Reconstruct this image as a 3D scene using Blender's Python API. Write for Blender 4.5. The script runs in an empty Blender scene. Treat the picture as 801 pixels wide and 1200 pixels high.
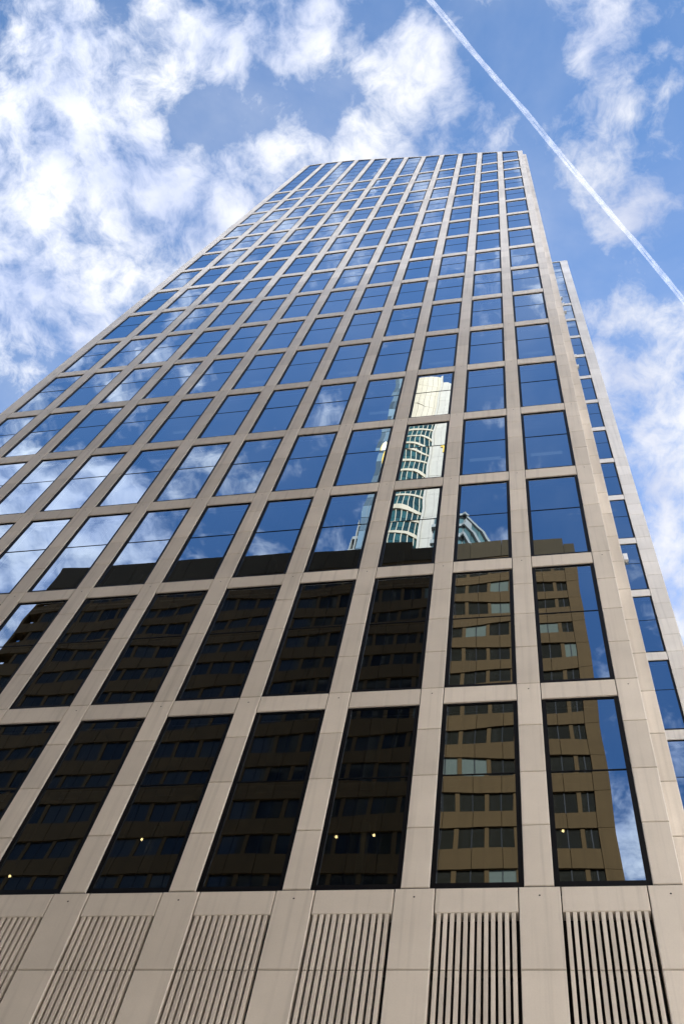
import bpy, math, random
import numpy as np
from mathutils import Vector, Matrix
random.seed(7)
S = 2.7                 # metres in one facade bay; the lists below are in bays, heights from eye level
EYE = 1.6
SC = bpy.context.scene
COL = SC.collection
R = math.radians

# ------------------------------------------------------------------ materials
def new_mat(name):
    m = bpy.data.materials.new(name); m.use_nodes = True
    nt = m.node_tree; nt.nodes.clear()
    out = nt.nodes.new('ShaderNodeOutputMaterial')
    return m, nt, out
def N(nt, t, **kw):
    n = nt.nodes.new(t)
    for k, v in kw.items():
        if k.startswith('i_'):
            key = k[2:]
            n.inputs[int(key) if key.isdigit() else key.replace('_', ' ')].default_value = v
        else: setattr(n, k, v)
    return n
def L(nt, a, b): nt.links.new(a, b)
def c4(c): return (c[0], c[1], c[2], 1)

def stone_mat(name, col, var=.07, streak=.10, rough=.62, spec=.35):
    """cut stone: every panel its own tone, cloudy veining, faint run-off streaks, fine grain"""
    m, nt, out = new_mat(name)
    bs = N(nt, 'ShaderNodeBsdfPrincipled', i_Roughness=rough); bs.inputs['Specular IOR Level'].default_value = spec
    tc = N(nt, 'ShaderNodeTexCoord'); geo = N(nt, 'ShaderNodeNewGeometry')
    rnd = N(nt, 'ShaderNodeMapRange', i_3=1-var, i_4=1+var); L(nt, geo.outputs['Random Per Island'], rnd.inputs[0])
    n1 = N(nt, 'ShaderNodeTexNoise', i_Scale=.55, i_Detail=5.0, i_Roughness=.6); L(nt, tc.outputs['Object'], n1.inputs['Vector'])
    r1 = N(nt, 'ShaderNodeMapRange', i_1=.3, i_2=.7, i_3=.93, i_4=1.06); L(nt, n1.outputs['Fac'], r1.inputs[0])
    mp = N(nt, 'ShaderNodeMapping'); mp.inputs['Scale'].default_value = (7, 7, .22); L(nt, tc.outputs['Object'], mp.inputs['Vector'])
    n2 = N(nt, 'ShaderNodeTexNoise', i_Scale=.8, i_Detail=3.0); L(nt, mp.outputs[0], n2.inputs['Vector'])
    r2 = N(nt, 'ShaderNodeMapRange', i_1=.52, i_2=.8, i_3=1.0, i_4=1-streak*1.6); L(nt, n2.outputs['Fac'], r2.inputs[0])
    n3 = N(nt, 'ShaderNodeTexNoise', i_Scale=28.0, i_Detail=2.0); L(nt, tc.outputs['Object'], n3.inputs['Vector'])
    r3 = N(nt, 'ShaderNodeMapRange', i_3=.95, i_4=1.05); L(nt, n3.outputs['Fac'], r3.inputs[0])
    def mul(a, b):
        k = N(nt, 'ShaderNodeMath', operation='MULTIPLY'); L(nt, a, k.inputs[0]); L(nt, b, k.inputs[1]); return k.outputs[0]
    f = mul(mul(rnd.outputs[0], r1.outputs[0]), mul(r2.outputs[0], r3.outputs[0]))
    sc = N(nt, 'ShaderNodeVectorMath', operation='SCALE'); sc.inputs[0].default_value = col; L(nt, f, sc.inputs['Scale'])
    L(nt, sc.outputs[0], bs.inputs['Base Color'])
    bp = N(nt, 'ShaderNodeBump', i_Strength=.25, i_Distance=.004); L(nt, n3.outputs['Fac'], bp.inputs['Height']); L(nt, bp.outputs[0], bs.inputs['Normal'])
    L(nt, bs.outputs[0], out.inputs[0]); return m

def plain(name, col, rough=.5, metal=0., noise=.08, scale=3.):
    m, nt, out = new_mat(name)
    bs = N(nt, 'ShaderNodeBsdfPrincipled', i_Roughness=rough, i_Metallic=metal)
    tc = N(nt, 'ShaderNodeTexCoord'); n = N(nt, 'ShaderNodeTexNoise', i_Scale=scale, i_Detail=4.0); L(nt, tc.outputs['Object'], n.inputs['Vector'])
    r = N(nt, 'ShaderNodeMapRange', i_3=1-noise, i_4=1+noise); L(nt, n.outputs['Fac'], r.inputs[0])
    sc = N(nt, 'ShaderNodeVectorMath', operation='SCALE'); sc.inputs[0].default_value = col; L(nt, r.outputs[0], sc.inputs['Scale'])
    L(nt, sc.outputs[0], bs.inputs['Base Color']); L(nt, bs.outputs[0], out.inputs[0]); return m

def glass_mat(name, refl, trans, fac, var=.05):
    """coated facade glass: a strong mirror coat over tinted, partly see-through glass"""
    m, nt, out = new_mat(name)
    gl = N(nt, 'ShaderNodeBsdfGlossy', i_Roughness=.0); gl.inputs['Color'].default_value = c4(refl)
    tr = N(nt, 'ShaderNodeBsdfTransparent'); tr.inputs['Color'].default_value = c4(trans)
    fc = N(nt, 'ShaderNodeLayerWeight', i_Blend=.5)      # the coating mirrors more, and more neutrally, at a glancing angle
    fm = N(nt, 'ShaderNodeMapRange', interpolation_type='SMOOTHSTEP', i_1=.40, i_2=.92, i_3=0., i_4=1.); L(nt, fc.outputs['Facing'], fm.inputs[0])
    cm = N(nt, 'ShaderNodeMix', data_type='RGBA'); cm.inputs[6].default_value = c4(refl); cm.inputs[7].default_value = (.74, .84, .93, 1)
    L(nt, fm.outputs[0], cm.inputs[0]); L(nt, cm.outputs[2], gl.inputs['Color'])
    geo = N(nt, 'ShaderNodeNewGeometry')
    rr = N(nt, 'ShaderNodeMapRange', i_3=fac-var, i_4=fac+var); L(nt, geo.outputs['Random Per Island'], rr.inputs[0])
    lw = N(nt, 'ShaderNodeFresnel', i_IOR=1.5)
    ad = N(nt, 'ShaderNodeMath', operation='ADD', use_clamp=True); L(nt, rr.outputs[0], ad.inputs[0]); L(nt, lw.outputs[0], ad.inputs[1])
    mx = N(nt, 'ShaderNodeMixShader'); L(nt, ad.outputs[0], mx.inputs[0]); L(nt, tr.outputs[0], mx.inputs[1]); L(nt, gl.outputs[0], mx.inputs[2])
    L(nt, mx.outputs[0], out.inputs[0]); return m

def opaque_glass(name, col, refl, fac):
    m, nt, out = new_mat(name)
    df = N(nt, 'ShaderNodeBsdfDiffuse')
    geo = N(nt, 'ShaderNodeNewGeometry'); hs = N(nt, 'ShaderNodeMapRange', i_3=.45, i_4=1.6); L(nt, geo.outputs['Random Per Island'], hs.inputs[0])
    sc = N(nt, 'ShaderNodeVectorMath', operation='SCALE'); sc.inputs[0].default_value = col; L(nt, hs.outputs[0], sc.inputs['Scale']); L(nt, sc.outputs[0], df.inputs[0])
    gl = N(nt, 'ShaderNodeBsdfGlossy', i_Roughness=.04); gl.inputs['Color'].default_value = c4(refl)
    mx = N(nt, 'ShaderNodeMixShader', i_0=fac); L(nt, df.outputs[0], mx.inputs[1]); L(nt, gl.outputs[0], mx.inputs[2]); L(nt, mx.outputs[0], out.inputs[0]); return m

def emit(name, col, s):
    m, nt, out = new_mat(name); e = N(nt, 'ShaderNodeEmission', i_Strength=s); e.inputs[0].default_value = c4(col); L(nt, e.outputs[0], out.inputs[0]); return m

M = {}
M['stone'] = stone_mat('limestone', (.74, .678, .60), .085, .12)
M['stone_rear'] = stone_mat('limestone_rear', (.70, .665, .615), .08, .10)
M['joint'] = plain('joint_shadow_gap', (.06, .055, .05), .9)
M['frame'] = plain('black_aluminium', (.004, .004, .005), .45, .0)
M['frame'].node_tree.nodes['Principled BSDF'].inputs['Specular IOR Level'].default_value = .15
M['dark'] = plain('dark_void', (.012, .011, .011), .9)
M['glass'] = glass_mat('facade_glass', (.47, .57, .69), (.24, .28, .29), .66, .05)
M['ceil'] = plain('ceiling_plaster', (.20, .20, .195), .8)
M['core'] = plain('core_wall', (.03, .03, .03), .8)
M['blind'] = plain('blind_fabric', (.36, .38, .38), .9)
M['blind2'] = plain('pale_green_plaster', (.62, .70, .66), .9)
M['roof'] = plain('roof_membrane', (.25, .25, .24), .9)
M['metal'] = plain('grey_metal', (.30, .30, .31), .4, .7)
M['white'] = plain('white_enamel', (.80, .79, .76), .4)
M['lamp'] = emit('lit_bulb', (1, .66, .28), 7)
M['tube'] = emit('lit_tube', (.75, .9, 1), .28)
M['brown'] = stone_mat('brown_render', (.060, .036, .0135), .05, .12, .8, .08)
M['brownband'] = stone_mat('brown_parapet', (.036, .026, .013), .10, .12, .8, .08)
M['owin'] = opaque_glass('office_window_glass', (.011, .010, .007), (.8, .85, .85), .025)
M['oblind'] = opaque_glass('office_window_blind', (.075, .085, .07), (.8, .85, .85), .03)
M['cream'] = stone_mat('cream_cladding', (.35, .295, .205), .05, .05)
M['whitewall'] = stone_mat('white_cladding', (.36, .33, .275), .03, .05)
M['teal'] = opaque_glass('teal_glass', (.014, .044, .043), (.7, .9, .9), .10)
M['paleglass'] = opaque_glass('pale_glass', (.085, .12, .145), (.8, .9, 1), .08)
M['greyclad'] = plain('grey_cladding', (.20, .21, .20), .7)
M['greenglass'] = opaque_glass('green_grey_glass', (.05, .09, .09), (.8, .9, .9), .15)
M['yellow'] = plain('yellow_enamel', (.75, .48, .06), .4)

# ------------------------------------------------------------------ mesh helper
class MB:
    def __init__(s): s.v = []; s.f = []; s.m = []; s.sm = []
    def quad(s, pts, mi=0, smooth=False):
        b = len(s.v); s.v += [tuple(p) for p in pts]; s.f.append(tuple(range(b, b+len(pts)))); s.m.append(mi); s.sm.append(smooth)
    def hexa(s, p, mi=0):
        b = len(s.v); s.v += [tuple(q) for q in p]
        for f in ((0,3,2,1),(4,5,6,7),(0,1,5,4),(1,2,6,5),(2,3,7,6),(3,0,4,7)):
            s.f.append(tuple(b+i for i in f)); s.m.append(mi); s.sm.append(False)
    def box(s, x0, x1, y0, y1, z0, z1, mi=0):
        s.hexa([(x0,y0,z0),(x1,y0,z0),(x1,y1,z0),(x0,y1,z0),(x0,y0,z1),(x1,y0,z1),(x1,y1,z1),(x0,y1,z1)], mi)
    def slant(s, x0, x1, y0, y1, z0, za, zb, mi=0):    # box whose top runs from za (at x0) to zb (at x1)
        s.hexa([(x0,y0,z0),(x1,y0,z0),(x1,y1,z0),(x0,y1,z0),(x0,y0,za),(x1,y0,zb),(x1,y1,zb),(x0,y1,za)], mi)
    def panel_box(s, x0, x1, y0, y1, z0, z1, mi=0, bev=.006):   # stone panel with a small arris on its front face
        b = bev
        s.hexa([(x0+b,y0,z0+b),(x1-b,y0,z0+b),(x1-b,y0,z1-b),(x0+b,y0,z1-b),(x0,y0+b,z0),(x1,y0+b,z0),(x1,y0+b,z1),(x0,y0+b,z1)], mi)
        s.hexa([(x0,y0+b,z0),(x1,y0+b,z0),(x1,y1,z0),(x0,y1,z0),(x0,y0+b,z1),(x1,y0+b,z1),(x1,y1,z1),(x0,y1,z1)], mi)
    def pane(s, x0, x1, y, z0, z1, mi, rng, tilt=.0011, wave=.00028, ny=5, nx=4):
        """float glass: a hair out of plumb and very slightly wavy"""
        a, b = rng.gauss(0, tilt), rng.gauss(0, tilt*.8)
        p1, p2, p3 = rng.random()*6.28, rng.random()*6.28, rng.random()*6.28
        cx, cz = (x0+x1)/2, (z0+z1)/2; base = len(s.v); bow = rng.gauss(.0006, .0005)
        for j in range(ny+1):
            for i in range(nx+1):
                x = x0+(x1-x0)*i/nx; z = z0+(z1-z0)*j/ny
                u, w = (x-cx)/(x1-x0)*2, (z-cz)/(z1-z0)*2
                d = a*(x-cx)+b*(z-cz)+bow*.35*(u*u+w*w-u*u*w*w)+wave*(math.sin(4.1*x+5.3*z+p1)+math.sin(7*z-3*x+p2)+.5*math.sin(9*x+p3))
                s.v.append((x, y+d, z))
        for j in range(ny):
            for i in range(nx):
                q = base+j*(nx+1)+i
                s.f.append((q, q+1, q+nx+2, q+nx+1)); s.m.append(mi); s.sm.append(True)
    def build(s, name, mats, parent=None, scaled=True):
        me = bpy.data.meshes.new(name)
        k = S if scaled else 1.0
        me.from_pydata([(x*k, y*k, z*k) for x, y, z in s.v], [], s.f)
        for m in (mats if isinstance(mats, (list, tuple)) else [mats]): me.materials.append(m)
        me.polygons.foreach_set('material_index', s.m); me.polygons.foreach_set('use_smooth', s.sm); me.update()
        o = bpy.data.objects.new(name, me); COL.objects.link(o)
        if parent is not None: o.parent = parent
        return o

def tag(o, label=None, cat=None, group=None, kind=None):
    if label: o['label'] = label
    if cat: o['category'] = cat
    if group: o['group'] = group
    if kind: o['kind'] = kind
    return o
GZ = -EYE/S                                        # the pavement, in bays from eye level
def empty(name, x, y):
    """an Empty on the pavement; meshes under it are written in bay coordinates and keep their place"""
    o = bpy.data.objects.new(name, None); o.empty_display_size = 2; COL.objects.link(o)
    o.location = (0, 0, EYE); return o
def at_eye(o): o.location = (0, 0, EYE); return o

# ------------------------------------------------------------------ tower grid
NC = 12
PW = .236                                          # pilaster width
def zb(i): return 6.305+2.80*(i-1)+.0027*(i-1)**2  # window sill of floor row i
SP = {1: .257, 2: .281, 3: .344, 4: .24, 5: .36}
def zt(i): return zb(i+1)-(.27 if i < 3 else .31)
LAST = 17                                          # rows with a stone band above their sill
CROWN = zb(LAST)                                   # glazed crown starts here
HX = [-12.3, -12.17, -11.28, -10.17, -9.12, -8.11, -7.11, -6.1, -5.31, -3.9, -2.08, .05, .4]
HZ = [62.0, 62.05, 62.1, 61.82, 61.4, 60.72, 59.9, 59.15, 58.55, 57.75, 56.45, 54.78, 54.5]
def H(x): return float(np.interp(x, HX, HZ))

tower = empty('office_tower', -6, 3)
tag(tower, 'tall office tower with pale limestone grid, black framed mirror windows and sloping top', 'tower')
rng = random.Random(3)
GAP = .0085

# pilasters: stacks of stone panels with open joints
def pilaster(x0, x1, y0, name='pilaster', parent=tower, top=H, ztop=None, dots=False, mats=('stone', 'joint', 'dark'), cx=None):
    mb = MB()
    zs = []
    for i in range(1, 23):
        a, b = zb(i), zb(i+1)
        zs += [a+(b-a)*k/4 for k in range(4)]
    hl, hr = (top(x0), top(x1)) if ztop is None else (ztop, ztop)
    for a, b in zip(zs, zs[1:]):
        if a+.15 > min(hl, hr): break
        if b+.2 > min(hl, hr):
            mb.slant(x0, x1, y0, y0+.17, a+GAP, hl, hr); break
        mb.panel_box(x0, x1, y0, y0+.17, a+GAP/2, b-GAP/2)
    mb.slant(x0+.004, x1-.004, y0+.014, y0+.168, zs[0]-.01, hl-.03, hr-.03, 1)
    if dots:
        for i in range(2, 9):
            z = zb(i)-.1; c = cx if cx is not None else (x0+x1)/2
            b = len(mb.v); n = 8; r = .0085
            mb.v += [(c+r*math.cos(6.283*k/n), y0-.001, z+r*math.sin(6.283*k/n)) for k in range(n)]
            mb.f.append(tuple(b+k for k in range(n))); mb.m.append(2); mb.sm.append(False)
    return mb.build(name, [M[m] for m in mats], parent)

for k in range(NC+1):
    x0, x1 = -k-PW/2, -k+PW/2
    if k == 0: x1 = .106
    if k == NC: x0 = -12.172
    pilaster(x0, x1, 0., dots=True, cx=-k)
pilaster(-.02, .273, .166, name='corner_pilaster', top=lambda x: H(x)-.15)

# spandrels: one stone band per floor, panels between the pilasters
for i in range(2, LAST+1):
    mb = MB(); z0, z1 = zt(i-1), zb(i)
    for c in range(NC):
        mb.panel_box(-c-1+PW/2+GAP, -c-PW/2-GAP, .004, .15, z0, z1, bev=.004)
    mb.box(-NC, 0, .02, .14, z0+.006, z1-.006, 1)
    mb.build('spandrel', [M['stone'], M['joint']], tower)

# windows ---------------------------------------------------------------
CAM = np.array([-0.80746549, -6.33179954, 0.])
FL, YAW, PIT, ROL = 1.21091909, -0.41396991, 1.10427872, 0.29220532
cy, sy, cp, sp_ = math.cos(YAW), math.sin(YAW), math.cos(PIT), math.sin(PIT)
fw = np.array([sy*cp, cy*cp, sp_]); rt = np.array([cy, -sy, 0.]); up = np.cross(rt, fw)
rt, up = math.cos(ROL)*rt+math.sin(ROL)*up, -math.sin(ROL)*rt+math.cos(ROL)*up
def size_in_view(x, y, z):          # how large a unit square there shows, 0 outside the frame
    d = np.array([x, y, z])-CAM; f = d@fw; u = d@rt/f*FL*1000; v = d@up/f*FL*1000
    if abs(u) > 400+60 or abs(v) > 600+60: return 0
    return -d[1]/f/f**2*-1

def window_mesh(mb, gb, x0, x1, y, z0, z1, trans, gi=0):
    """black frame into mb, two panes into gb"""
    sw, hb, ht = .046, .062, .022; f0, f1 = y+.020, y+.115
    mb.box(x0, x0+sw, f0, f1, z0, z1); mb.box(x1-sw, x1, f0, f1, z0, z1)
    mb.box(x0+sw, x1-sw, f0+.0007, f1, z0, z0+hb); mb.box(x0+sw, x1-sw, f0+.0007, f1, z1-ht, z1)
    edges = [z0+hb]+[t for t in trans]+[z1-ht]
    for t in trans: mb.box(x0+sw, x1-sw, f0+.006, f0+.05, t-.006, t+.006)
    for a, b in zip(edges, edges[1:]):
        gb.pane(x0+sw-.004, x1-sw+.004, y+.031, a-.003, b+.003, gi, rng)

cells = []
for c in range(NC):
    for i in range(1, LAST):
        cells.append((size_in_view(-c-.5, 0, (zb(i)+zt(i))/2), c, i))
cells.sort(reverse=True)
single = cells[:99]; rest = cells[99:]
blinds = random.Random(11)
for s, c, i in single:
    x0, x1 = -c-1+PW/2, -c-PW/2
    mb, gb = MB(), MB()
    window_mesh(mb, gb, x0, x1, 0., zb(i), zt(i), [zb(i)+.56*(zt(i)-zb(i))])
    w = mb.build('window', M['frame'], tower)
    gb.build('glass', M['glass'], w)
    if i > 2 and blinds.random() < .38:
        bb = MB(); top = zt(i)-.04; h = blinds.choice([.35, .5, .95]); n = 8
        for k in range(n):
            bb.box(x0+.05, x1-.05, .155+(.004 if k % 2 else 0), .165, top-h+h*k/n, top-h+h*(k+1)/n)
        bb.build('roller_blind', M['blind'], w)
mb, gb = MB(), MB()
for s, c, i in rest:
    window_mesh(mb, gb, -c-1+PW/2, -c-PW/2, 0., zb(i), zt(i), [zb(i)+.56*(zt(i)-zb(i))])
for c in range(NC):                                # the crown: glass straight up to the sloping roof line
    x0, x1 = -c-1+PW/2, -c-PW/2
    hl, hr = H(x0)-.07, H(x1)-.07; z0 = CROWN; lo = min(hl, hr)
    tr = []; z = z0+1.42
    while z < lo-.25: tr.append(z); z += 1.42
    window_mesh(mb, gb, x0, x1, 0., z0, lo, tr)
    mb.slant(x0, x1, .02, .115, lo, hl, hr)
w = tag(mb.build('window', M['frame'], tower), kind='stuff')
tag(gb.build('glass', M['glass'], w), kind='stuff')

# parapet coping and roof
mb = MB()
xs = np.linspace(-12.172, .106, 40)
for a, b in zip(xs, xs[1:]):
    mb.hexa([(a,.003,H(a)-.07),(b,.003,H(b)-.07),(b,.3,H(b)-.07),(a,.3,H(a)-.07),(a,.003,H(a)+.012),(b,.003,H(b)+.012),(b,.3,H(b)+.012),(a,.3,H(a)+.012)])
mb.build('parapet', M['stone'], tower)
mb = MB()
for a, b in zip(xs, xs[1:]):
    mb.hexa([(a,.3,H(a)-1.2),(b,.3,H(b)-1.2),(b,7.0,H(b)-1.2),(a,7.0,H(a)-1.2),(a,.3,H(a)-.5),(b,.3,H(b)-.5),(b,7.0,H(b)-.5),(a,7.0,H(a)-.5)])
mb.build('roof', M['roof'], tower)
# interior: core wall, floor slabs at each storey
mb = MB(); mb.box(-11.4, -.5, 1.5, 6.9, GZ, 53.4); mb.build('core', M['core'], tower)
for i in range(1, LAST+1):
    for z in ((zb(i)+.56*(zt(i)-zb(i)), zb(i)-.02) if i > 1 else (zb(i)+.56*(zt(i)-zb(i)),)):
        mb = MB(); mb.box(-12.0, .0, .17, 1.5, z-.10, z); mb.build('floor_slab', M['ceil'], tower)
# pale columns standing behind the glass of the lowest storeys
for c in range(1, 8):
    for i in (1, 2, 3):
        zm = zb(i)+.56*(zt(i)-zb(i))
        mb = MB(); x = -c-.82+.05*((c*3+i*5) % 4); mb.box(x, x+.10, .26, .42, zm-.01, zb(i+1)-.125)
        if (c+i) % 2: mb.box(x+.02, x+.09, .45, .55, zb(i)-.01, zm-.105)
        mb.build('interior_column', M['blind2'], tower)
# dim strip lights under some ceilings
for c, i, f in ((0,4,.5),(1,4,.5),(2,6,.5),(3,5,.5),(5,4,.5),(7,5,.5),(4,6,.5),(0,6,.5),(6,6,.5),(2,7,.5)):
    z = zb(i)+.56*(zt(i)-zb(i))-.115
    x = -c-f; o = MB(); o.box(x-.27, x+.24, .28, .33, z, z+.012); o.build('strip_light', M['tube'], tower)

# side walls (seen only by stepping aside): stone piers and bands over dark glass
for name, x, sx in (('side_wall', .26, -1), ('side_wall', -12.16, 1)):
    mb = MB(); top = H(x)-.2
    xa, xb = sorted((x, x+sx*.13))
    for k in range(8):
        y0 = .345+k*.95; mb.box(xa, xb, y0, y0+.26, GZ, top)
    for i in range(1, LAST+1): mb.box(xa+.006, xb-.006, .2, 7.1, zb(i)-.3, zb(i))
    xa, xb = sorted((x+sx*.05, x+sx*.12)); mb.box(xa, xb, .35, 7.12, GZ, top-.1, 1)
    mb.build(name, [M['stone'], M['frame']], tower)
mb = MB(); mb.box(-12.1, -.5, 6.95, 7.12, GZ, 54); mb.build('rear_wall', M['stone'], tower)

# base: piers, lintels and louvre grilles
Zb, ZL, ZJ = 6.30, 6.04, 5.493
HWB = .167
for k in range(NC+1):
    mb = MB(); x0, x1 = -k-HWB, -k+HWB
    if k == NC: x0 = -12.172
    if k == 0: x1 = .28
    zs = [Zb, ZJ, 4.35, 3.2, 2.05, .9, GZ]
    for a, b in zip(zs[1:], zs): mb.panel_box(x0+GAP/2, x1-GAP/2, 0., .3, a+GAP/2, b-GAP/2)
    mb.box(x0+.012, x1-.012, .014, .29, GZ+.01, Zb-.02, 1)
    n = 8; r = .0085; c = -k; b = len(mb.v)
    mb.v += [(c+r*math.cos(6.283*q/n), -.001, 6.203+r*math.sin(6.283*q/n)) for q in range(n)]
    mb.f.append(tuple(b+q for q in range(n))); mb.m.append(2); mb.sm.append(False)
    mb.build('base_pier', [M['stone'], M['joint'], M['dark']], tower)
for c in range(NC):
    x0, x1 = -c-1+HWB, -c-HWB
    mb = MB(); mb.panel_box(x0+GAP/2, x1-GAP/2, .002, .28, ZL, Zb-GAP/2); mb.build('base_lintel', M['stone'], tower)
    g = MB(); p = (x1-x0)/12.5; n = 12
    for q in range(n):
        a = x0+p*.44+q*p
        g.panel_box(a, a+p*.58, .006, .062, ZJ+GAP/2, ZL-.001, bev=.003)
        for hi, lo in ((ZJ, 4.35), (4.35, 3.2)):
            g.panel_box(a, a+p*.58, .006, .062, lo+GAP/2, hi-GAP/2, bev=.003)
    g.box(x0, x1, .10, .16, 3.2, ZL-.002, 1)
    for z in (ZJ, 4.35): g.box(x0+.001, x1-.001, .064, .098, z-.02, z+.02, 1)
    g.build('louvre_grille', [M['stone'], M['dark']], tower)
    w = MB(); w.box(x0, x1, .04, .12, GZ, 3.19); w.build('entrance_glazing', M['owin'], tower)

# rear wing ---------------------------------------------------------------
RY = 7.16
rw = bpy.data.objects.new('rear_wing', None); COL.objects.link(rw); rw.parent = tower
RT = 61.45
for x0, x1 in ((1.885, 2.285), (.88, 1.115), (-.12, .12)):
    pilaster(x0, x1, RY, parent=rw, ztop=RT, mats=('stone_rear', 'joint', 'dark'))
bays = ((1.115, 1.885), (.12, .88))
for i in range(2, LAST+1):
    mb = MB()
    for a, b in bays: mb.panel_box(a+GAP, b-GAP, RY+.004, RY+.15, zt(i-1), zb(i), bev=.004)
    mb.build('spandrel', M['stone_rear'], rw)
for i in range(1, LAST):
    for a, b in bays:
        mb, gb = MB(), MB()
        window_mesh(mb, mb, a, b, RY, zb(i), zt(i), [zb(i)+.56*(zt(i)-zb(i))], 1)
        if b > 1: mb.build('window', [M['frame'], M['glass']], rw)
        else:
            o = mb.build('window', [M['frame'], M['glass']], rw)
mb = MB()
for a, b in bays: window_mesh(mb, mb, a, b, RY, CROWN, RT-.09, [CROWN+1.42*k for k in range(1, 7)], 1)
mb.build('crown_glazing', [M['frame'], M['glass']], rw)
mb = MB(); mb.box(-.12, 2.285, RY+.003, RY+.4, RT-.09, RT+.02); mb.build('parapet', M['stone_rear'], rw)
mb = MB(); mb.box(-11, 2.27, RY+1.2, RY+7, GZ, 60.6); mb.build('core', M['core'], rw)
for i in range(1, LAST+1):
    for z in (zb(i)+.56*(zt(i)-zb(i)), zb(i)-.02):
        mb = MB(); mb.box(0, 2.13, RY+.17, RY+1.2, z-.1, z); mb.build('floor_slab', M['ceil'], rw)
mb = MB(); mb.box(2.14, 2.28, RY+.18, RY+7.05, GZ, RT-.02); mb.box(-.1, 2.27, RY+6.9, RY+7.04, GZ, RT-.03); mb.build('side_wall', M['stone_rear'], rw)
mb = MB(); mb.box(-.1, 2.27, RY+.4, RY+6.9, RT-.8, RT-.6); mb.build('roof', M['roof'], rw)
mb = MB(); mb.hexa([(2.2,RY+.3,RT),(2.23,RY+.3,RT),(2.23,RY+.33,RT),(2.2,RY+.33,RT),(2.26,RY+.2,RT+.55),(2.28,RY+.2,RT+.55),(2.28,RY+.22,RT+.55),(2.26,RY+.22,RT+.55)])
mb.box(2.22, 2.34, RY+.17, RY+.23, RT+.5, RT+.6); mb.build('roof_lamp_mast', M['metal'], rw)
for x, z, h in ((1.47,52.97,.16),(1.5,51.72,.12),(1.5,50.21,.12),(1.465,43.0,.14),(1.46,41.58,.15),(1.50,24.9,.34)):
    mb = MB(); mb.box(x-.06, x+.05, RY-.05, RY+.024, z-h/2, z+h/2); mb.box(x-.02, x+.01, RY+.0, RY+.03, z-h/2-.03, z+h/2+.03)
    mb.build('wall_box', M['white'], rw)

# lit lamps behind the lowest windows ------------------------------------
lamps = [(-5.99, 'small warm lamp lit behind the dark window at the far left of the bottom row'),
         (-4.80, 'warm lamp lit behind the dark bottom window second from the left edge'),
         (-2.861, 'left one of the two warm lamps lit behind the same dark bottom window'),
         (-2.504, 'right one of the two warm lamps lit behind the same dark bottom window'),
         (-.774, 'warm lamp lit behind the rightmost bottom window, mirrored brown block beside it')]
for (x, lab), z0 in zip(lamps, (6.93, 7.384, 7.355, 7.366, 7.362)):
    t = bpy.data.objects.new('ceiling_lamp', None); COL.objects.link(t)
    t.location = (x*S, .40*S, z0*S+EYE); tag(t, lab, 'lamp', 'lamps lit inside the bottom row of windows')
    top = zb(1)+.56*(zt(1)-zb(1))-.10-z0
    h = MB(); n = 10
    for k in range(n):
        a, b = 6.283*k/n, 6.283*(k+1)/n; r = .024
        h.quad([(r*math.cos(a), r*math.sin(a), 0), (r*math.cos(b), r*math.sin(b), 0), (.6*r*math.cos(b), .6*r*math.sin(b), .06), (.6*r*math.cos(a), .6*r*math.sin(a), .06)])
    h.box(-.006, .006, -.006, .006, .05, top); h.build('housing', M['metal'], t)
    bl = MB(); ring = []
    for j in range(5):
        ph = -math.pi/2+math.pi*j/4
        ring.append([(0.013*math.cos(ph)*math.cos(6.283*k/10), 0.013*math.cos(ph)*math.sin(6.283*k/10), 0.013*math.sin(ph)-.008) for k in range(10)])
    for A, B in zip(ring, ring[1:]):
        for k in range(10): bl.quad([A[k], A[(k+1) % 10], B[(k+1) % 10], B[k]], 0, True)
    bl.build('bulb', M['lamp'], t)

# ------------------------------------------------------------------ office block across the street (mirrored)
OY = -9.5
ob = empty('office_block', -8, -12)
tag(ob, 'brown office block with rows of dark windows, mirrored in the lowest three window rows', 'office block')
XR, XL = .40, -17.75
wz = [29.16-1.2*k for k in range(25)]
mb = MB()
hw = .325
tops = [wz[0]+.85]+[z-hw for z in wz]
# solid bands between window rows
mb.box(XL, XR, OY-.35, OY, wz[0]+hw, 29.9)
for z in wz:
    z1 = z-hw; z0 = (z-1.2+hw) if z-1.2 > 1 else GZ
    x = XR
    for k in range(28):                        # panels, one per window bay
        xa = .03 if k == 0 else x-.672
        if xa < XL: xa = XL
        mb.box(xa+.006, x-.006, OY-.35, OY+(.0 if k % 2 else .004), z0, z1); x = xa
        if x <= XL: break
mb.box(.04, XR-.001, OY-.349, OY-.002, GZ, 29.85)
piers = [.03-.672*k for k in range(28)]
for x in piers:
    if x-.1 > XL: mb.box(x-.40, x-.30, OY-.34, OY-.025, GZ, 29.85)
mb.build('wall', M['brown'], ob)
mb = MB()
x = XR
while x > XL+.3:
    top = 31.0 if x > -4.8 else 31.5
    if x == XR: top = 30.66
    st_ = .35 if x == XR else .99
    mb.box(max(XL, x-st_+.006), x-.006, OY-.4, OY+.03, 29.9, top); x -= st_
mb.box(XL-.001, XR-.05, OY-.39, OY-.02, 29.85, 30.6, 1)
mb.build('parapet', [M['brownband'], M['joint']], ob)
mb = MB(); mb.box(XL+.1, XR-.02, -16.2, OY-.36, GZ, 30.4); mb.build('rear_wall', M['brown'], ob)
mb = MB(); mb.box(-16.9, -4.9, -13, OY-.5, 30.4, 31.3); mb.build('roof_plant', M['brownband'], ob)
wrng = random.Random(21); other = MB()
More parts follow.
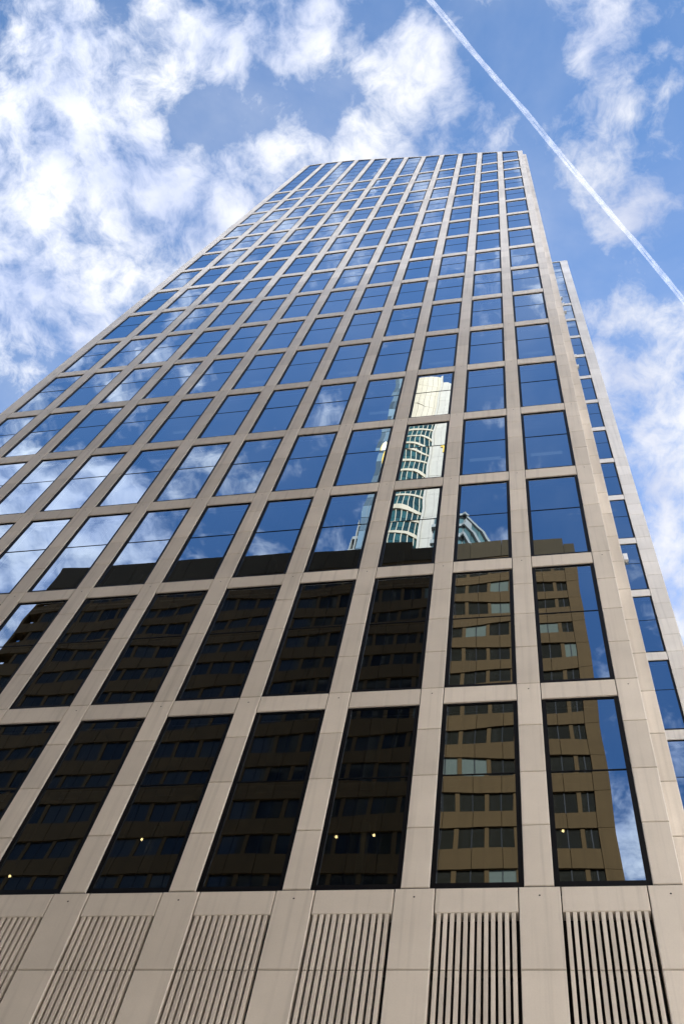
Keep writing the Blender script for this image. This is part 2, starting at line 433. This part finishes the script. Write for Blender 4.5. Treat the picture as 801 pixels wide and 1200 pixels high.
for r, z in enumerate(wz):
    for k in range(28):
        x1 = piers[k]-.40+.672 if k else .03
        x0 = piers[k]-.30
        for a, b in ((x0, x1), ) if k == 0 else ((piers[k]-.30, piers[k]-.40+.672),):
            if a < XL+.1: continue
            q = MB() if (r < 12 and k < 7) else other
            q.box(a, b, OY-.09, OY-.045, z-hw-.02, z+hw+.02, 0)
            if r < 12: q.box(a, b, OY-.05, OY-.035, z-hw, z-hw+.03, 1); q.box((a+b)/2-.012, (a+b)/2+.012, OY-.05, OY-.035, z-hw, z+hw, 1)
            if q is not other: q.build('window', [M['oblind'] if wrng.random() < .16 else M['owin'], M['frame']], ob)
tag(other.build('window', [M['owin'], M['frame']], ob), kind='stuff')

# ------------------------------------------------------------------ round tower (mirrored)
rtw = empty('round_tower', -9, -23)
tag(rtw, 'cream tower with curved teal glass bays under a blank crown, mirrored in the middle windows', 'tower')
CX, CY, RR = -9.2, -22.9, 2.9
def arc(mb, r, a0, a1, z0, z1, mi=0, n=12, thick=.2):
    for k in range(n):
        A, B = a0+(a1-a0)*k/n, a0+(a1-a0)*(k+1)/n
        P = lambda t, q, z: (CX+q*math.sin(t), CY+q*math.cos(t), z)
        mb.hexa([P(A,r-thick,z0),P(B,r-thick,z0),P(B,r,z0),P(A,r,z0),P(A,r-thick,z1),P(B,r-thick,z1),P(B,r,z1),P(A,r,z1)], mi)
A0, A1 = -.2, .68
GT = 73.0; FH = 1.75
z = GT; k = 0
while z > 2:
    g = MB()
    for q in range(7):
        a, b = A0+(A1-A0)*q/7, A0+(A1-A0)*(q+1)/7
        arc(g, RR-.06, a+.008, b-.008, z-FH*.48, z-.02, 0, 1, .1); arc(g, RR-.06, a+.008, b-.008, z-FH+.3, z-FH*.5, 0, 1, .1)
    if z > 40: g.build('window_band', M['teal'], rtw)
    else: tag(g.build('window_band', M['teal'], rtw))
    s_ = MB(); arc(s_, RR, A0, A1, z-FH, z-FH+.32, 0, 14); 
    for q in range(8):
        a = A0+(A1-A0)*q/7; arc(s_, RR-.03, a-.009, a+.009, z-FH, z, 0, 1, .12)
    s_.build('floor_band', M['cream'], rtw)
    z -= FH
cr = MB()
for r_ in range(4):
    for q in range(6):
        a, b = A0+(A1-A0)*q/6, A0+(A1-A0)*(q+1)/6
        z0 = GT+(84-GT)*r_/4
        arc(cr, RR+.03, a+.004, b-.004, z0+.02, z0+(84-GT)/4-.02, 0, 3)
arc(cr, RR-.02, A0, A1, GT, 83.9, 1, 12)
cr.build('crown', [M['cream'], M['joint']], rtw)
ww = MB()
for j in range(28):
    z0 = 84-3*(j+1)
    if z0 < GZ: break
    for q in range(2):
        a = -7.36+.5*q; top = z0+2.985
        if j == 0 and q == 1: ww.slant(a+.01, a+.49, -21.4, -20.65, z0, 84.0, 83.0)
        else: ww.box(a+.006, a+.494, -21.4, -20.65, z0+.012, top)
ww.box(-7.35, -6.37, -24, -20.67, GZ, 82.5, 1)
ww.build('flank_wall', [M['whitewall'], M['joint']], rtw)
mb = MB(); mb.box(-7.5, -7.36, -21.0, -20.45, GZ, 84.2); mb.build('corner_rib', M['whitewall'], rtw)
mb = MB()
for j in range(50):
    z0 = 84-1.75*(j+1)
    if z0 < GZ: break
    for q in range(4): mb.box(-11.10+.335*q+.01, -11.10+.335*(q+1)-.01, -20.3, -19.95, z0+.05, z0+1.75)
mb.build('glass_shaft', M['paleglass'], rtw)
mb = MB(); mb.box(-11.09, -9.76, -25, -19.97, GZ, 83.9); mb.build('shaft_core', M['greyclad'], rtw)
mb = MB()
for q in range(4):
    x0 = -12.1+.25*q; mb.slant(x0, x0+.07, -20.6, -20.2, GZ, 49.5+2.1*q, 50.1+2.1*q)
for j in range(44):
    z0 = 57-1.3*j
    if z0 < GZ: break
    xa = -12.1 if z0 < 49.5 else -12.1+(z0-49.5)/8.4; mb.box(max(-12.1, xa), -11.12, -20.58, -20.25, z0-.22, z0)
mb.build('lattice', M['greyclad'], rtw)
mb = MB(); mb.slant(-12.1, -11.12, -24, -20.45, GZ, 49.5, 57.5); mb.build('side_bay', M['owin'], rtw)
mb = MB()
for k in range(10):
    t0, t1 = -1+.2*k, -1+.2*(k+1); w0, w1 = .17*math.sqrt(max(0, 1-t0*t0))+.02, .17*math.sqrt(max(0, 1-t1*t1))+.02
    for w_a, w_b, y, mi in ((w0*1.25, w1*1.25, -19.9, 1), (w0*.8, w1*.8, -19.87, 0)):
        mb.hexa([(-10.5-w_a,y-.05,65.7+2.3*t0),(-10.5+w_a,y-.05,65.7+2.3*t0),(-10.5+w_a,y,65.7+2.3*t0),(-10.5-w_a,y,65.7+2.3*t0),
                 (-10.5-w_b,y-.05,65.7+2.3*t1),(-10.5+w_b,y-.05,65.7+2.3*t1),(-10.5+w_b,y,65.7+2.3*t1),(-10.5-w_b,y,65.7+2.3*t1)], mi)
mb.build('oval_sign', [M['white'], M['yellow']], rtw)
mb = MB(); mb.box(-6.78, -6.50, -20.64, -20.58, 68.0, 68.5); mb.box(-6.62, -6.46, -20.64, -20.58, 67.0, 68.0); mb.build('yellow_sign', M['yellow'], rtw)

# ------------------------------------------------------------------ grey balcony block (mirrored)
bk = empty('balcony_block', -5, -20)
tag(bk, 'light grey block with balcony bands, mirrored just above the roof of the brown block', 'apartment block')
P1, P2 = np.array([-4.52, -18.36]), np.array([-1.6, -23.05])
dv = (P2-P1); ln = np.linalg.norm(dv); dv = dv/ln; nv = np.array([-dv[1], dv[0]]);
if nv[0] < 0: nv = -nv
def obox(mb, s0, s1, d0, d1, z0, z1, mi=0):
    q = [P1+dv*s0+nv*d0, P1+dv*s1+nv*d0, P1+dv*s1+nv*d1, P1+dv*s0+nv*d1]
    mb.hexa([(q[0][0],q[0][1],z0),(q[1][0],q[1][1],z0),(q[2][0],q[2][1],z0),(q[3][0],q[3][1],z0),(q[0][0],q[0][1],z1),(q[1][0],q[1][1],z1),(q[2][0],q[2][1],z1),(q[3][0],q[3][1],z1)], mi)
mb = MB(); obox(mb, 0.1, ln, -1.5, -.12, GZ, 51.6); mb.build('wall', M['greyclad'], bk)
for j in range(38):
    z1 = 52-1.35*j
    if z1-1.35 < GZ: break
    b_ = MB(); obox(b_, -.1, ln, -.12, .06, z1-.32, z1); b_.build('balcony_band', M['greyclad'], bk)
    g = MB()
    for q in range(9):
        s0 = .12+q*ln/9
        if (q+j) % 3: obox(g, s0, s0+ln/9-.06, -.13, -.05, z1-1.3, z1-.36, 0)
        else: obox(g, s0, s0+ln/9-.06, -.13, -.02, z1-1.3, z1-.36, 1)
    g.build('window_row', [M['greenglass'], M['greyclad']], bk)

# its front wing, square to the street
mb = MB(); mb.box(-6.2, P1[0]-.03, -24, -18.55, GZ, 51.6); mb.build('wall', M['greyclad'], bk)
for j in range(12):
    z1 = 52-1.35*j
    b_ = MB(); b_.box(-6.25, P1[0]+.02, -18.56, -18.37, z1-.32, z1); b_.build('balcony_band', M['greyclad'], bk)
    g = MB()
    for q in range(3): g.box(-6.1+q*.52, -5.66+q*.52, -18.56, -18.48, z1-1.3, z1-.36)
    g.build('window_row', M['greenglass'], bk)
# every building mesh above is written from eye level
for o in (tower, ob, rtw, bk): o.location = (0, 0, EYE)

# ------------------------------------------------------------------ unseen pale blocks, added to bounce sunlight onto the tower front
M['pale'] = stone_mat('pale_render', (.66, .63, .58), .04, .06)
def unseen_block(name, label, x0, x1, y0, y1, zt_):
    o = empty(name, 0, 0); tag(o, label, 'office block')
    wl = MB(); n = int((x1-x0)/1.1); p = (x1-x0)/n; fl = int(zt_/1.3)
    wl.box(x0+.02, x1-.02, y0, y1-.14, GZ, zt_-.05)
    for k in range(n+1): wl.box(max(x0, x0+k*p-.22), min(x1, x0+k*p+.22), y1-.139, y1-.003, GZ, zt_-.06)
    for j in range(fl+1): wl.box(x0+.003, x1-.003, y1-.138, y1, j*1.3+.66-1.3, j*1.3+.66-.62)
    wl.box(x0-.01, x1+.01, y0, y1+.02, zt_-.25, zt_); wl.build('wall', M['pale'], o)
    g = MB()
    for j in range(fl-1):
        for k in range(n): g.box(x0+k*p+.23, x0+(k+1)*p-.23, y1-.13, y1-.09, j*1.3+.06, j*1.3+.66)
    tag(g.build('window', M['owin'], o), kind='stuff')
    o.location = (0, 0, EYE)
unseen_block('bounce_block', 'unseen pale block added right of the brown block to bounce sunlight onto the tower', 4.2, 24, -17, -9.6, 27)
unseen_block('bounce_block', 'lower unseen pale block added left of the brown block to bounce sunlight', -44, -22.5, -17, -9.6, 23)

# ------------------------------------------------------------------ ground
def sheet(name, x0, x1, y0, y1, z, m, n=1):
    mb = MB(); mb.quad([(x0,y0,z),(x1,y0,z),(x1,y1,z),(x0,y1,z)]); o = mb.build(name, m, None, False); tag(o, kind='structure'); return o
M['ground'] = plain('city_ground', (.20, .19, .18), .9, 0, .2, .05)
M['asphalt'] = plain('asphalt', (.055, .055, .057), .85, 0, .2, 1.5)
M['paving'] = plain('granite_paving', (.30, .28, .26), .8, 0, .2, 2.)
M['paint'] = plain('road_paint', (.75, .75, .72), .7)
sheet('ground', -6000, 6000, -6000, 6000, -.02, M['ground'])
mb = MB(); mb.box(-60, 40, -20.5, -.02, -.15, 0); tag(mb.build('pavement', M['paving'], None, False), kind='structure')
sheet('road', -300, 300, -25.0, -20.6, -.012, M['asphalt'])
mb = MB()
for k in range(-30, 31): mb.box(k*6-1.5, k*6+1.5, -22.9, -22.75, -.0115, -.006)
tag(mb.build('road_marking', M['paint'], None, False), kind='structure')

# ------------------------------------------------------------------ contrail
def q_at(t): # straight flight path across the sky, in metres per metre of height
    return (-.052+(.2079)*t, -.0187+(.2893)*t)
ALT = 2600.
m, nt, out = new_mat('ice_trail')
df = N(nt, 'ShaderNodeBsdfTranslucent'); df.inputs[0].default_value = (.95, .95, .95, 1)
d2 = N(nt, 'ShaderNodeBsdfDiffuse'); d2.inputs[0].default_value = (.95, .95, .95, 1)
tr = N(nt, 'ShaderNodeBsdfTransparent'); mx0 = N(nt, 'ShaderNodeMixShader', i_0=.5); mx = N(nt, 'ShaderNodeMixShader')
tc = N(nt, 'ShaderNodeTexCoord'); no = N(nt, 'ShaderNodeTexNoise', i_Scale=.05, i_Detail=7.0, i_Roughness=.7); L(nt, tc.outputs['Object'], no.inputs['Vector'])
lw = N(nt, 'ShaderNodeLayerWeight', i_Blend=.5)
mr = N(nt, 'ShaderNodeMapRange', i_1=.30, i_2=.66, i_3=.12, i_4=1.0); L(nt, no.outputs['Fac'], mr.inputs[0])
ed = N(nt, 'ShaderNodeMapRange', i_1=.35, i_2=.95, i_3=.155, i_4=.0); L(nt, lw.outputs['Facing'], ed.inputs[0])
mu = N(nt, 'ShaderNodeMath', operation='MULTIPLY'); L(nt, mr.outputs[0], mu.inputs[0]); L(nt, ed.outputs[0], mu.inputs[1])
L(nt, mu.outputs[0], mx.inputs[0]); L(nt, df.outputs[0], mx0.inputs[1]); L(nt, d2.outputs[0], mx0.inputs[2]); L(nt, tr.outputs[0], mx.inputs[1]); L(nt, mx0.outputs[0], mx.inputs[2]); L(nt, mx.outputs[0], out.inputs[0])
mb = MB(); crng = random.Random(5)
d = np.array([.2079, .2893]); d /= np.linalg.norm(d); nrm = np.array([-d[1], d[0]])
for side in (-1, 1):
    rings = []
    NS = 260
    for k in range(NS+1):
        t = -.35+1.9*k/NS; qx, qy = q_at(t)
        wob = .9*math.sin(k*.11+side*.4)+.35*math.sin(k*.31+side*.8)
        off = side*3.0+wob
        r0 = 3.2*(1+.15*math.sin(k*.17+side*2)+.12*math.sin(k*.41)+.10*crng.random())
        cx_, cy_ = CAM[0]*S+qx*ALT+nrm[0]*off, CAM[1]*S+qy*ALT+nrm[1]*off
        rings.append([(cx_+nrm[0]*r0*math.cos(a), cy_+nrm[1]*r0*math.cos(a), EYE+ALT+r0*math.sin(a)) for a in [6.283*j/10 for j in range(10)]])
    for A, B in zip(rings, rings[1:]):
        for j in range(10): mb.quad([A[j], A[(j+1) % 10], B[(j+1) % 10], B[j]], 0, True)
o = mb.build('contrail', m, None, False)
tag(o, 'thin white twin contrail crossing the blue sky right of the tower', 'contrail')

# ------------------------------------------------------------------ camera
cam = bpy.data.cameras.new('camera'); co = bpy.data.objects.new('camera', cam); COL.objects.link(co)
co.matrix_world = Matrix(((rt[0], up[0], -fw[0], CAM[0]*S), (rt[1], up[1], -fw[1], CAM[1]*S), (rt[2], up[2], -fw[2], EYE), (0, 0, 0, 1)))
cam.sensor_fit = 'VERTICAL'; cam.sensor_height = 36; cam.lens = FL*1000/1200*36
cam.clip_end = 30000; cam.clip_start = .1
SC.camera = co

# ------------------------------------------------------------------ sun and sky
SUN_EL, SUN_AZ = R(38), R(24)                     # behind the tower, a little to its right
sd = Vector((math.sin(SUN_AZ)*math.cos(SUN_EL), math.cos(SUN_AZ)*math.cos(SUN_EL), math.sin(SUN_EL)))
sl = bpy.data.lights.new('sun', 'SUN'); sl.energy = 4.8; sl.angle = R(.5); sl.color = (1, .93, .82)
so = bpy.data.objects.new('sun', sl); COL.objects.link(so); so.rotation_euler = (-sd).to_track_quat('-Z', 'Y').to_euler()

w = bpy.data.worlds.new('World'); SC.world = w; w.use_nodes = True
nt = w.node_tree; nt.nodes.clear()
out = N(nt, 'ShaderNodeOutputWorld'); bg = N(nt, 'ShaderNodeBackground', i_Strength=.082); L(nt, bg.outputs[0], out.inputs[0])
sky = N(nt, 'ShaderNodeTexSky', sky_type='NISHITA', sun_disc=False, sun_elevation=SUN_EL, sun_rotation=SUN_AZ, altitude=100., air_density=1.0, dust_density=.3, ozone_density=1.6)
tc = N(nt, 'ShaderNodeTexCoord'); sx = N(nt, 'ShaderNodeSeparateXYZ'); L(nt, tc.outputs['Generated'], sx.inputs[0])
zc = N(nt, 'ShaderNodeMath', operation='MAXIMUM', i_1=.06); L(nt, sx.outputs[2], zc.inputs[0])
dx = N(nt, 'ShaderNodeMath', operation='DIVIDE'); L(nt, sx.outputs[0], dx.inputs[0]); L(nt, zc.outputs[0], dx.inputs[1])
dy = N(nt, 'ShaderNodeMath', operation='DIVIDE'); L(nt, sx.outputs[1], dy.inputs[0]); L(nt, zc.outputs[0], dy.inputs[1])
q = N(nt, 'ShaderNodeCombineXYZ'); L(nt, dx.outputs[0], q.inputs[0]); L(nt, dy.outputs[0], q.inputs[1])
# warp, so that cloud edges curl
wn = N(nt, 'ShaderNodeTexNoise', i_Scale=7.0, i_Detail=4.0, i_Roughness=.6); L(nt, q.outputs[0], wn.inputs['Vector'])
ws = N(nt, 'ShaderNodeVectorMath', operation='SUBTRACT'); ws.inputs[1].default_value = (.5, .5, .5); L(nt, wn.outputs['Color'], ws.inputs[0])
wm = N(nt, 'ShaderNodeVectorMath', operation='SCALE', i_Scale=.07); L(nt, ws.outputs[0], wm.inputs[0])
qw = N(nt, 'ShaderNodeVectorMath', operation='ADD'); L(nt, q.outputs[0], qw.inputs[0]); L(nt, wm.outputs[0], qw.inputs[1])
CLOUDS = [  # (x, y, radius, weight): where the banks of cloud lie, per unit of height overhead
#C0
    (-0.4283, 0.0652, 0.1347, 0.7200000000000001),
    (-0.3556, 0.0213, 0.0928, 0.5599999999999999),
    (-0.4245, 0.1820, 0.1579, 0.8),
    (-0.3425, 0.1249, 0.1111, 0.7200000000000001),
    (-0.2757, 0.1377, 0.0852, 0.5599999999999999),
    (-0.2471, 0.1016, 0.0588, 0.48),
    (-0.4875, 0.1744, 0.1330, 0.6400000000000001),
    (-0.3231, 0.1944, 0.1023, 0.7200000000000001),
    (-0.2435, 0.1705, 0.0737, 0.4),
    (-0.2819, -0.0262, 0.0658, 0.5599999999999999),
    (-0.2401, 0.0050, 0.0552, 0.5599999999999999),
    (-0.3972, -0.0436, 0.0675, 0.32000000000000006),
    (-0.1761, 0.0038, 0.0486, 0.45499999999999996),
    (-0.1807, 0.0537, 0.0503, 0.45499999999999996),
    (-0.2003, 0.0963, 0.0462, 0.39),
    (-0.1412, -0.0188, 0.0421, 0.26),
    (-0.3607, -0.0237, 0.0676, 0.4),
    (-0.0747, 0.0258, 0.0640, 0.44800000000000006),
    (-0.0433, 0.0516, 0.0537, 0.392),
    (-0.0753, 0.0945, 0.0557, 0.44800000000000006),
    (-0.1147, 0.0928, 0.0450, 0.39),
    (-0.0136, 0.0994, 0.0439, 0.22400000000000003),
    (-0.1189, 0.0123, 0.0374, 0.13),
    (0.0803, 0.0351, 0.0564, 0.336),
    (0.0855, 0.0774, 0.0474, 0.392),
    (0.0761, 0.1192, 0.0543, 0.392),
    (0.1112, 0.1802, 0.0616, 0.44800000000000006),
    (0.0546, 0.1651, 0.0393, 0.336),
    (0.1183, 0.3322, 0.1115, 0.44800000000000006),
    (0.0801, 0.3725, 0.0766, 0.392),
    (0.1364, 0.4336, 0.1049, 0.44800000000000006),
    (0.0942, 0.4390, 0.0661, 0.336),
    (0.1434, 0.5118, 0.0958, 0.5040000000000001),
    (0.1415, 0.6262, 0.1173, 0.5040000000000001),
    (0.0430, 0.2935, 0.0489, 0.336),
    (0.0882, 0.2775, 0.0479, 0.336),
    (0.1520, 0.2204, 0.0454, 0.28),
    (0.0885, 0.0128, 0.0504, 0.22400000000000003),
    (-0.2721, 0.0407, 0.0634, -0.5),
    (-0.4042, -0.0192, 0.0476, -0.2),
    (-0.3974, 0.0813, 0.0393, -0.3),
    (-0.1433, 0.0444, 0.0458, -0.4),
    (-0.0059, 0.0153, 0.0673, -0.45),
    (0.0186, 0.1798, 0.0853, -0.4),
    (0.0703, 0.2342, 0.0488, -0.3),
    (-0.5316, 0.2891, 0.1197, -0.45),
    (0.1502, 0.1007, 0.0584, -0.4),
    (-0.2109, 0.0420, 0.0414, -0.45),
    (-0.3938, 0.1348, 0.0347, -0.15),
    (0.0194, 0.0678, 0.0493, -0.4),
    (0.0423, 0.2389, 0.0658, -0.4),
    (0.0494, 0.0651, 0.0390, -0.25),
    (-0.0022, 0.1460, 0.0523, -0.4),
    (0.1129, 0.2475, 0.0432, -0.35),
    (-0.1001, -0.0126, 0.0387, -0.3),
    (-0.0158, 0.0415, 0.0391, -0.2),
    (-0.5617, -0.4950, 0.1352, 0.9375),
    (-0.4654, -0.4482, 0.0852, 0.75),
    (-0.5736, -0.4279, 0.0868, 0.625),
    (-0.4233, -0.4843, 0.0571, 0.5625),
    (-0.4450, -0.4079, 0.0551, 0.375),
    (-0.5556, -0.4029, 0.0709, 0.5),
    (-0.3452, -0.4483, 0.0549, 0.3125),
    (-0.1963, -0.3867, 0.0446, 0.217),
    (-0.1686, -0.3846, 0.0378, 0.124),
    (-0.0869, -0.2613, 0.0459, 0.186),
    (-0.2522, -0.2159, 0.0703, 0.124),
    (-0.1939, -0.2059, 0.0342, 0.248),
    (-0.2155, -0.1576, 0.0446, 0.124),
    (-0.3536, -0.2894, 0.0629, 0.217),
    (-0.4087, -0.3023, 0.0385, 0.186),
    (-0.4133, -0.3602, 0.0532, 0.155),
    (-0.4718, -0.3951, 0.0551, 0.375),
    (-0.2620, -0.3655, 0.0448, 0.186),
    (-0.3118, -0.3802, 0.0523, 0.155),
    (0.0860, -0.9399, 0.0810, 0.6875),
    (-0.1402, -0.2167, 0.0568, 0.155),
    (-0.0337, -0.2296, 0.0444, 0.124),
    (-0.3072, -0.2669, 0.0489, 0.124),
    (-0.1322, -0.1603, 0.0547, 0.093),
    (-0.0796, -0.1993, 0.0552, 0.062),
    (-0.1495, -0.1109, 0.0425, 0.155),
    (-0.1767, -0.1789, 0.0448, 0.124),
    (-0.2645, -0.2808, 0.2498, -0.28),
    (-0.1084, -0.2982, 0.2420, -0.3),
    (-0.3667, -0.3258, 0.1697, -0.2),
    (-0.1450, -0.1911, 0.1355, -0.2),
    (-0.4606, -0.3160, 0.0658, -0.3),
    (-0.3337, -0.3486, 0.0647, -0.25),
    (-0.2745, -0.4340, 0.0804, -0.5),
    (-0.3540, -0.4901, 0.0563, -0.3),
    (-0.1845, -0.4627, 0.1204, -0.55),
    (-0.0460, -0.3593, 0.0970, -0.4),
    (0.0081, -0.4404, 0.1132, -0.6),
    (0.0236, -0.3395, 0.0823, -0.5),
    (0.0729, -0.7596, 0.0887, -0.7),
    (0.0516, -0.6088, 0.0820, -0.6),
    (-0.0042, -0.1690, 0.0638, -0.3),
    (-0.5098, -0.3506, 0.0407, -0.2),
    (-0.1105, -0.3159, 0.0598, -0.35),
    (-0.2118, -0.2867, 0.0604, -0.2),
    (-0.0797, -0.4321, 0.0764, -0.5),
    (-0.2429, -0.3107, 0.0494, -0.3),
    (0.0241, -0.4615, 0.0886, -0.5),
    (-0.0588, -0.4942, 0.0788, -0.5),
    (0.0300, -0.5855, 0.0813, -0.5),
    (-0.0312, -0.4367, 0.0757, -0.3),
    (0.0994, -0.5384, 0.0910, -0.6),
    (0.0709, -0.3899, 0.0839, -0.5),
    (0.1402, -0.7044, 0.1135, -0.6),
    (0.0580, -0.3168, 0.0689, -0.5),
    (-0.0951, -0.4911, 0.0794, -0.4),
#C1
]
acc = None
for x, y, r_, a_ in CLOUDS:
    dn = N(nt, 'ShaderNodeVectorMath', operation='DISTANCE'); dn.inputs[1].default_value = (x, y, 0); L(nt, qw.outputs[0], dn.inputs[0])
    mr = N(nt, 'ShaderNodeMapRange', interpolation_type='SMOOTHSTEP', i_1=0., i_2=r_, i_3=a_, i_4=0.); L(nt, dn.outputs['Value'], mr.inputs[0])
    if acc is None: acc = mr.outputs[0]
    else:
        ad = N(nt, 'ShaderNodeMath', operation='ADD'); L(nt, acc, ad.inputs[0]); L(nt, mr.outputs[0], ad.inputs[1]); acc = ad.outputs[0]
mn = N(nt, 'ShaderNodeMath', operation='MINIMUM', i_1=.55); L(nt, acc, mn.inputs[0])
mxn = N(nt, 'ShaderNodeMath', operation='MAXIMUM', i_1=-.5); L(nt, mn.outputs[0], mxn.inputs[0])
fb = N(nt, 'ShaderNodeTexNoise', i_Scale=16.0, i_Detail=12.0, i_Roughness=.645, i_Distortion=.1); L(nt, qw.outputs[0], fb.inputs['Vector'])
fs = N(nt, 'ShaderNodeMath', operation='MULTIPLY_ADD', i_1=3.6, i_2=-1.8); L(nt, fb.outputs['Fac'], fs.inputs[0])
de = N(nt, 'ShaderNodeMath', operation='ADD'); L(nt, fs.outputs[0], de.inputs[0]); L(nt, mxn.outputs[0], de.inputs[1])
al = N(nt, 'ShaderNodeMapRange', interpolation_type='SMOOTHSTEP', i_1=-.36, i_2=.95, i_3=0., i_4=.97); L(nt, de.outputs[0], al.inputs[0])
sh = N(nt, 'ShaderNodeTexNoise', i_Scale=8.0, i_Detail=5.0, i_Roughness=.55); L(nt, q.outputs[0], sh.inputs['Vector'])
shr = N(nt, 'ShaderNodeMapRange', i_1=.38, i_2=.62, i_3=0., i_4=1.); L(nt, sh.outputs['Fac'], shr.inputs[0])
cc = N(nt, 'ShaderNodeMix', data_type='RGBA'); L(nt, shr.outputs[0], cc.inputs[0])
# clouds facing the sun (seen away from it) are brighter than those lit from behind
sdn = N(nt, 'ShaderNodeVectorMath', operation='DOT_PRODUCT'); sdn.inputs[1].default_value = tuple(sd); L(nt, tc.outputs['Generated'], sdn.inputs[0])
lit = N(nt, 'ShaderNodeMapRange', i_1=.75, i_2=-.75, i_3=.9, i_4=2.0); L(nt, sdn.outputs['Value'], lit.inputs[0])
CB = 3.95
cc.inputs[6].default_value = (.66*CB, .74*CB, .98*CB, 1); cc.inputs[7].default_value = (1.12*CB, 1.13*CB, 1.18*CB, 1)
mxc = N(nt, 'ShaderNodeMix', data_type='RGBA'); L(nt, al.outputs[0], mxc.inputs[0]); hs = N(nt, 'ShaderNodeHueSaturation', i_Saturation=1.22, i_Value=1.0); L(nt, sky.outputs[0], hs.inputs['Color']); L(nt, hs.outputs[0], mxc.inputs[6]); cl = N(nt, 'ShaderNodeVectorMath', operation='SCALE'); L(nt, cc.outputs[2], cl.inputs[0]); lo2 = N(nt, 'ShaderNodeMapRange', i_1=.15, i_2=.55, i_3=2.5, i_4=1.); L(nt, sx.outputs[2], lo2.inputs[0])  # clouds near the horizon get extra brightness as fill for the facade
lm = N(nt, 'ShaderNodeMath', operation='MULTIPLY'); L(nt, lit.outputs[0], lm.inputs[0]); L(nt, lo2.outputs[0], lm.inputs[1]); L(nt, lm.outputs[0], cl.inputs['Scale']); L(nt, cl.outputs[0], mxc.inputs[7])
# bright low clouds, out of view, added to light the stone facade
low = N(nt, 'ShaderNodeMapRange', i_1=.22, i_2=.55, i_3=.75, i_4=0.); L(nt, sx.outputs[2], low.inputs[0])
ad2 = N(nt, 'ShaderNodeMath', operation='ADD'); L(nt, de.outputs[0], ad2.inputs[0]); L(nt, low.outputs[0], ad2.inputs[1]); L(nt, ad2.outputs[0], al.inputs[0])
# thin high veil, whiter towards the sun
vn = N(nt, 'ShaderNodeTexNoise', i_Scale=3.2, i_Detail=6.0, i_Roughness=.6, i_Distortion=.6); L(nt, q.outputs[0], vn.inputs['Vector'])
v1 = N(nt, 'ShaderNodeMapRange', i_1=.30, i_2=.72, i_3=.0, i_4=.36); L(nt, vn.outputs['Fac'], v1.inputs[0])
v2 = N(nt, 'ShaderNodeMapRange', i_1=.15, i_2=.75, i_3=.10, i_4=1.); L(nt, sdn.outputs['Value'], v2.inputs[0])
vm = N(nt, 'ShaderNodeMath', operation='MULTIPLY'); L(nt, v1.outputs[0], vm.inputs[0]); L(nt, v2.outputs[0], vm.inputs[1])
va = N(nt, 'ShaderNodeMath', operation='MAXIMUM'); L(nt, vm.outputs[0], va.inputs[0]); L(nt, al.outputs[0], va.inputs[1]); L(nt, va.outputs[0], mxc.inputs[0])
L(nt, mxc.outputs[2], bg.inputs[0])

# ------------------------------------------------------------------ view and render settings
vs = SC.view_settings; vs.view_transform = 'Standard'; vs.look = 'None'; vs.gamma = 1; vs.exposure = 1.63; vs.use_curve_mapping = False
SC.render.engine = 'CYCLES'; cyc = SC.cycles
cyc.max_bounces = 8; cyc.diffuse_bounces = 3; cyc.glossy_bounces = 4; cyc.transparent_max_bounces = 10; cyc.transmission_bounces = 2
cyc.caustics_reflective = False; cyc.caustics_refractive = False; cyc.sample_clamp_indirect = 4
try:
    cyc.use_denoising = True; cyc.denoiser = 'OPENIMAGEDENOISE'
except Exception: pass
